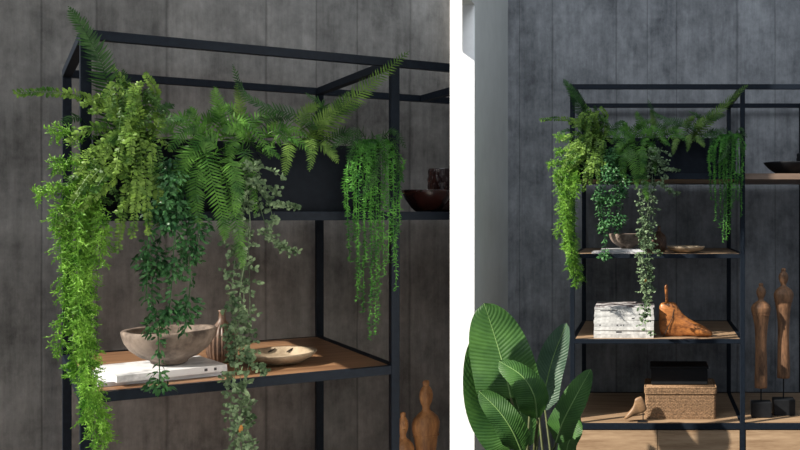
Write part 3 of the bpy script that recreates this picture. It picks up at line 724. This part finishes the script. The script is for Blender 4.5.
# small last on stand
o = empty('wooden_shoe_form', 'small wooden shoe form, heel raised on a thin stand, left of the wicker basket', 'shoe form'); o.location = ((637.5-PX)/F*5.10, 5.085, ZS3+.0005)
f = last_mesh(-1).build('foot', M['palewood'], o, True); f.scale = (.46,.46,.46); f.rotation_euler = (0,R(-22),0); f.location = (-.004,0,.036)
MB().tube([(.030,0,.003),(.030,0,.07)], .0028, 8).build('stand_rod', M['black'], o); MB().box((-.0,-.02,0), (.05,.02,.004)).build('stand_base', M['black'], o)
# basket
def rrect(W, D, r, n=6):
    out = []
    for cx, cy, a0 in ((W/2-r,D/2-r,0),(-W/2+r,D/2-r,90),(-W/2+r,-D/2+r,180),(W/2-r,-D/2+r,270)):
        for k in range(n+1): a = R(a0+90*k/n); out.append((cx+r*math.cos(a), cy+r*math.sin(a)))
    return out
def dens(poly, st):
    out = []
    for i in range(len(poly)):
        a = Vector(poly[i]); b = Vector(poly[(i+1) % len(poly)]); m_ = max(1, int((b-a).length/st))
        for k in range(m_): out.append(a.lerp(b, k/m_))
    return out
def woven(W, D, H, rows, seed):
    m = MB(); pl = dens(rrect(W, D, .012), .004); r = H/rows*.56
    for j in range(rows):
        pts = []
        for i, p in enumerate(pl):
            k = 1+.0013/(W/2)*math.sin(i*1.35+(math.pi if j % 2 else 0))
            pts.append((p.x*k, p.y*k*1.0, r+(H-2*r)*j/(rows-1)+.0006*math.sin(i*.7+j)))
        m.tube(pts, r, 5, True)
    return m
BW, BD = .376, .27
o = empty('wicker_basket', 'rectangular brown wicker basket with a lid on the lowest far shelf', 'basket'); o.location = ((680-PX)/F*5.28, 5.15+BD/2, ZS3+.0005)
mb = woven(BW, BD, .134, 17, 1); mb.box((-BW/2+.006,-BD/2+.006,.003), (BW/2-.006,BD/2-.006,.130)); mb.build('body', M['wicker'], o, True)
mb = woven(BW+.010, BD+.010, .038, 5, 2); ld = mb
ld.box((-BW/2,-BD/2,.004), (BW/2,BD/2,.032))
for k in range(18): ld.tube([(-BW/2,-BD/2+.008+BD*k/18.5,.031),(0,-BD/2+.008+BD*k/18.5,.0315),(BW/2,-BD/2+.008+BD*k/18.5,.031)], .0072, 5)
l = ld.build('lid', M['wicker'], o, True); l.location = (0,0,.135)
zbt = .135+.0395
# black box on the basket
o = empty('black_box', 'matt black box with a raised lid edge resting on the wicker basket', 'box'); o.location = ((679-PX)/F*5.30, 5.31, ZS3+zbt+.0005)
MB().box((-.155,-.09,0), (.155,.09,.086)).build('body', M['black'], o, bev=.003)
MB().box((-.160,-.095,.086), (.160,.095,.100)).build('lid', M['black'], o, bev=.003)

# ---------------------------------------------------------------- banana plant
def banana(o, rootp, pts, width, nrm, m, fold=.16, stalk=True, curl=.05):
    """pts run from the leaf's base (petiole end) to its tip, in the plant's frame."""
    n = 46; P = catmull(pts, n); NW = 10; b = MB(); b.uv = []
    nh = Vector(nrm).normalized()
    vv = []
    for i in range(n+1):
        s_ = i/n; T = (P[min(i+1,n)]-P[max(i-1,0)]).normalized(); S_ = T.cross(nh).normalized(); Nn = S_.cross(T)
        w_ = width*(min(1, (s_/.22+.06))**.7)*(max(0, 1-s_**4.2))**.55
        for k in range(NW+1):
            q = (k/NW-.5)*2
            off = Nn*(abs(q)*fold*w_*.5-curl*w_*q*q+.0022*math.sin(s_*95-abs(q)*14)*min(1, abs(q)*2)+.006*math.sin(s_*13+q*2)*abs(q))
            vv.append(P[i]+S_*q*w_*.5+off-T*abs(q)*w_*.06); b.uv.append((k/NW, s_))
    ff = [(i*(NW+1)+k, i*(NW+1)+k+1, (i+1)*(NW+1)+k+1, (i+1)*(NW+1)+k) for i in range(n) for k in range(NW)]
    b.add(vv, ff); lf = b.build('leaf', m, o, True)
    r = MB(); r.tube([p for p in P], [.0045*(1-.8*i/n) for i in range(n+1)], 6); r.build('midrib', M['rib'], lf, True)
    if stalk:
        s0 = Vector(rootp); e = P[0]; k0 = (P[0]-P[2]).normalized()
        MB().tube(catmull([s0, s0.lerp(e,.5)+Vector((0,0,.02)), e+k0*.03, e], 12), [.009-.004*i/12 for i in range(13)], 8).build('stalk', M['stem'], o, True)
BP = Vector(((532-PX)/F*4.40, 4.40, 0))
o = empty('banana_plant', 'large leafy banana plant with broad ribbed leaves standing at the left of the far unit', 'plant', None, BP)
def bp(px, py, Y): return atR(px, py, Y-.28)-BP
rp = (0,0,.27)
banana(o, rp, [bp(511,398,4.72), bp(505,372,4.74), bp(496,340,4.78), bp(484,303,4.80)], .30, (.15,-1,.15), M['banana'], .1)
banana(o, rp, [bp(514,446,4.78), bp(496,428,4.79), bp(482,395,4.80), bp(474,338,4.80)], .20, (.35,-1,.2), M['banana'], .12)
banana(o, rp, [bp(537,418,4.50), bp(534,396,4.46), bp(522,376,4.46), bp(499,361,4.50)], .155, (.25,-.8,.75), M['banana'], .05, curl=.14)
banana(o, rp, [bp(522,452,4.50), bp(512,430,4.46), bp(498,410,4.46), bp(479,391,4.48)], .13, (-.1,-1,.4), M['banana'], .1)
banana(o, rp, [bp(541,412,4.80), bp(546,385,4.82), bp(554,355,4.84), bp(567,323,4.84)], .155, (-.25,-1,.1), M['banana_blue'], .2)
banana(o, rp, [bp(556,442,4.58), bp(563,422,4.55), bp(575,398,4.55), bp(591,369,4.58)], .135, (-.35,-1,.1), M['banana'], .12)
banana(o, rp, [bp(528,446,4.72), bp(524,425,4.74), bp(516,400,4.78), bp(508,375,4.80)], .15, (.3,-1,.1), M['banana'], .1)
banana(o, rp, [bp(566,462,4.66), bp(568,445,4.66), bp(574,430,4.67), bp(578,412,4.68)], .10, (-.6,-1,.1), M['banana'], .1)
for (a, b2) in (((545,470),(537,400)),((553,470),(545,410)),((526,470),(530,405))):
    MB().tube([Vector(rp)+Vector(((a[0]-532)*.003,0,-.02)), bp(a[0],a[1],4.66), bp(b2[0],b2[1],4.68)], [.01,.007,.004], 8).build('stalk', M['stem'], o, True)
po = empty('plant_pot', 'dark grey round pot holding the banana plant', 'pot', None, BP, 0, (.85,.85,.8))
MB().lathe([(.12,0),(.13,.01),(.16,.2),(.175,.38),(.18,.4),(.17,.4),(.16,.37),(.155,.34),(.01,.34)], 48).build('pot_body', M['pot'], po, True)
MB().lathe([(.14,.30),(.153,.342),(.02,.352)], 32).build('soil', M['soil'], po, True)
bpy.context.view_layer.update()
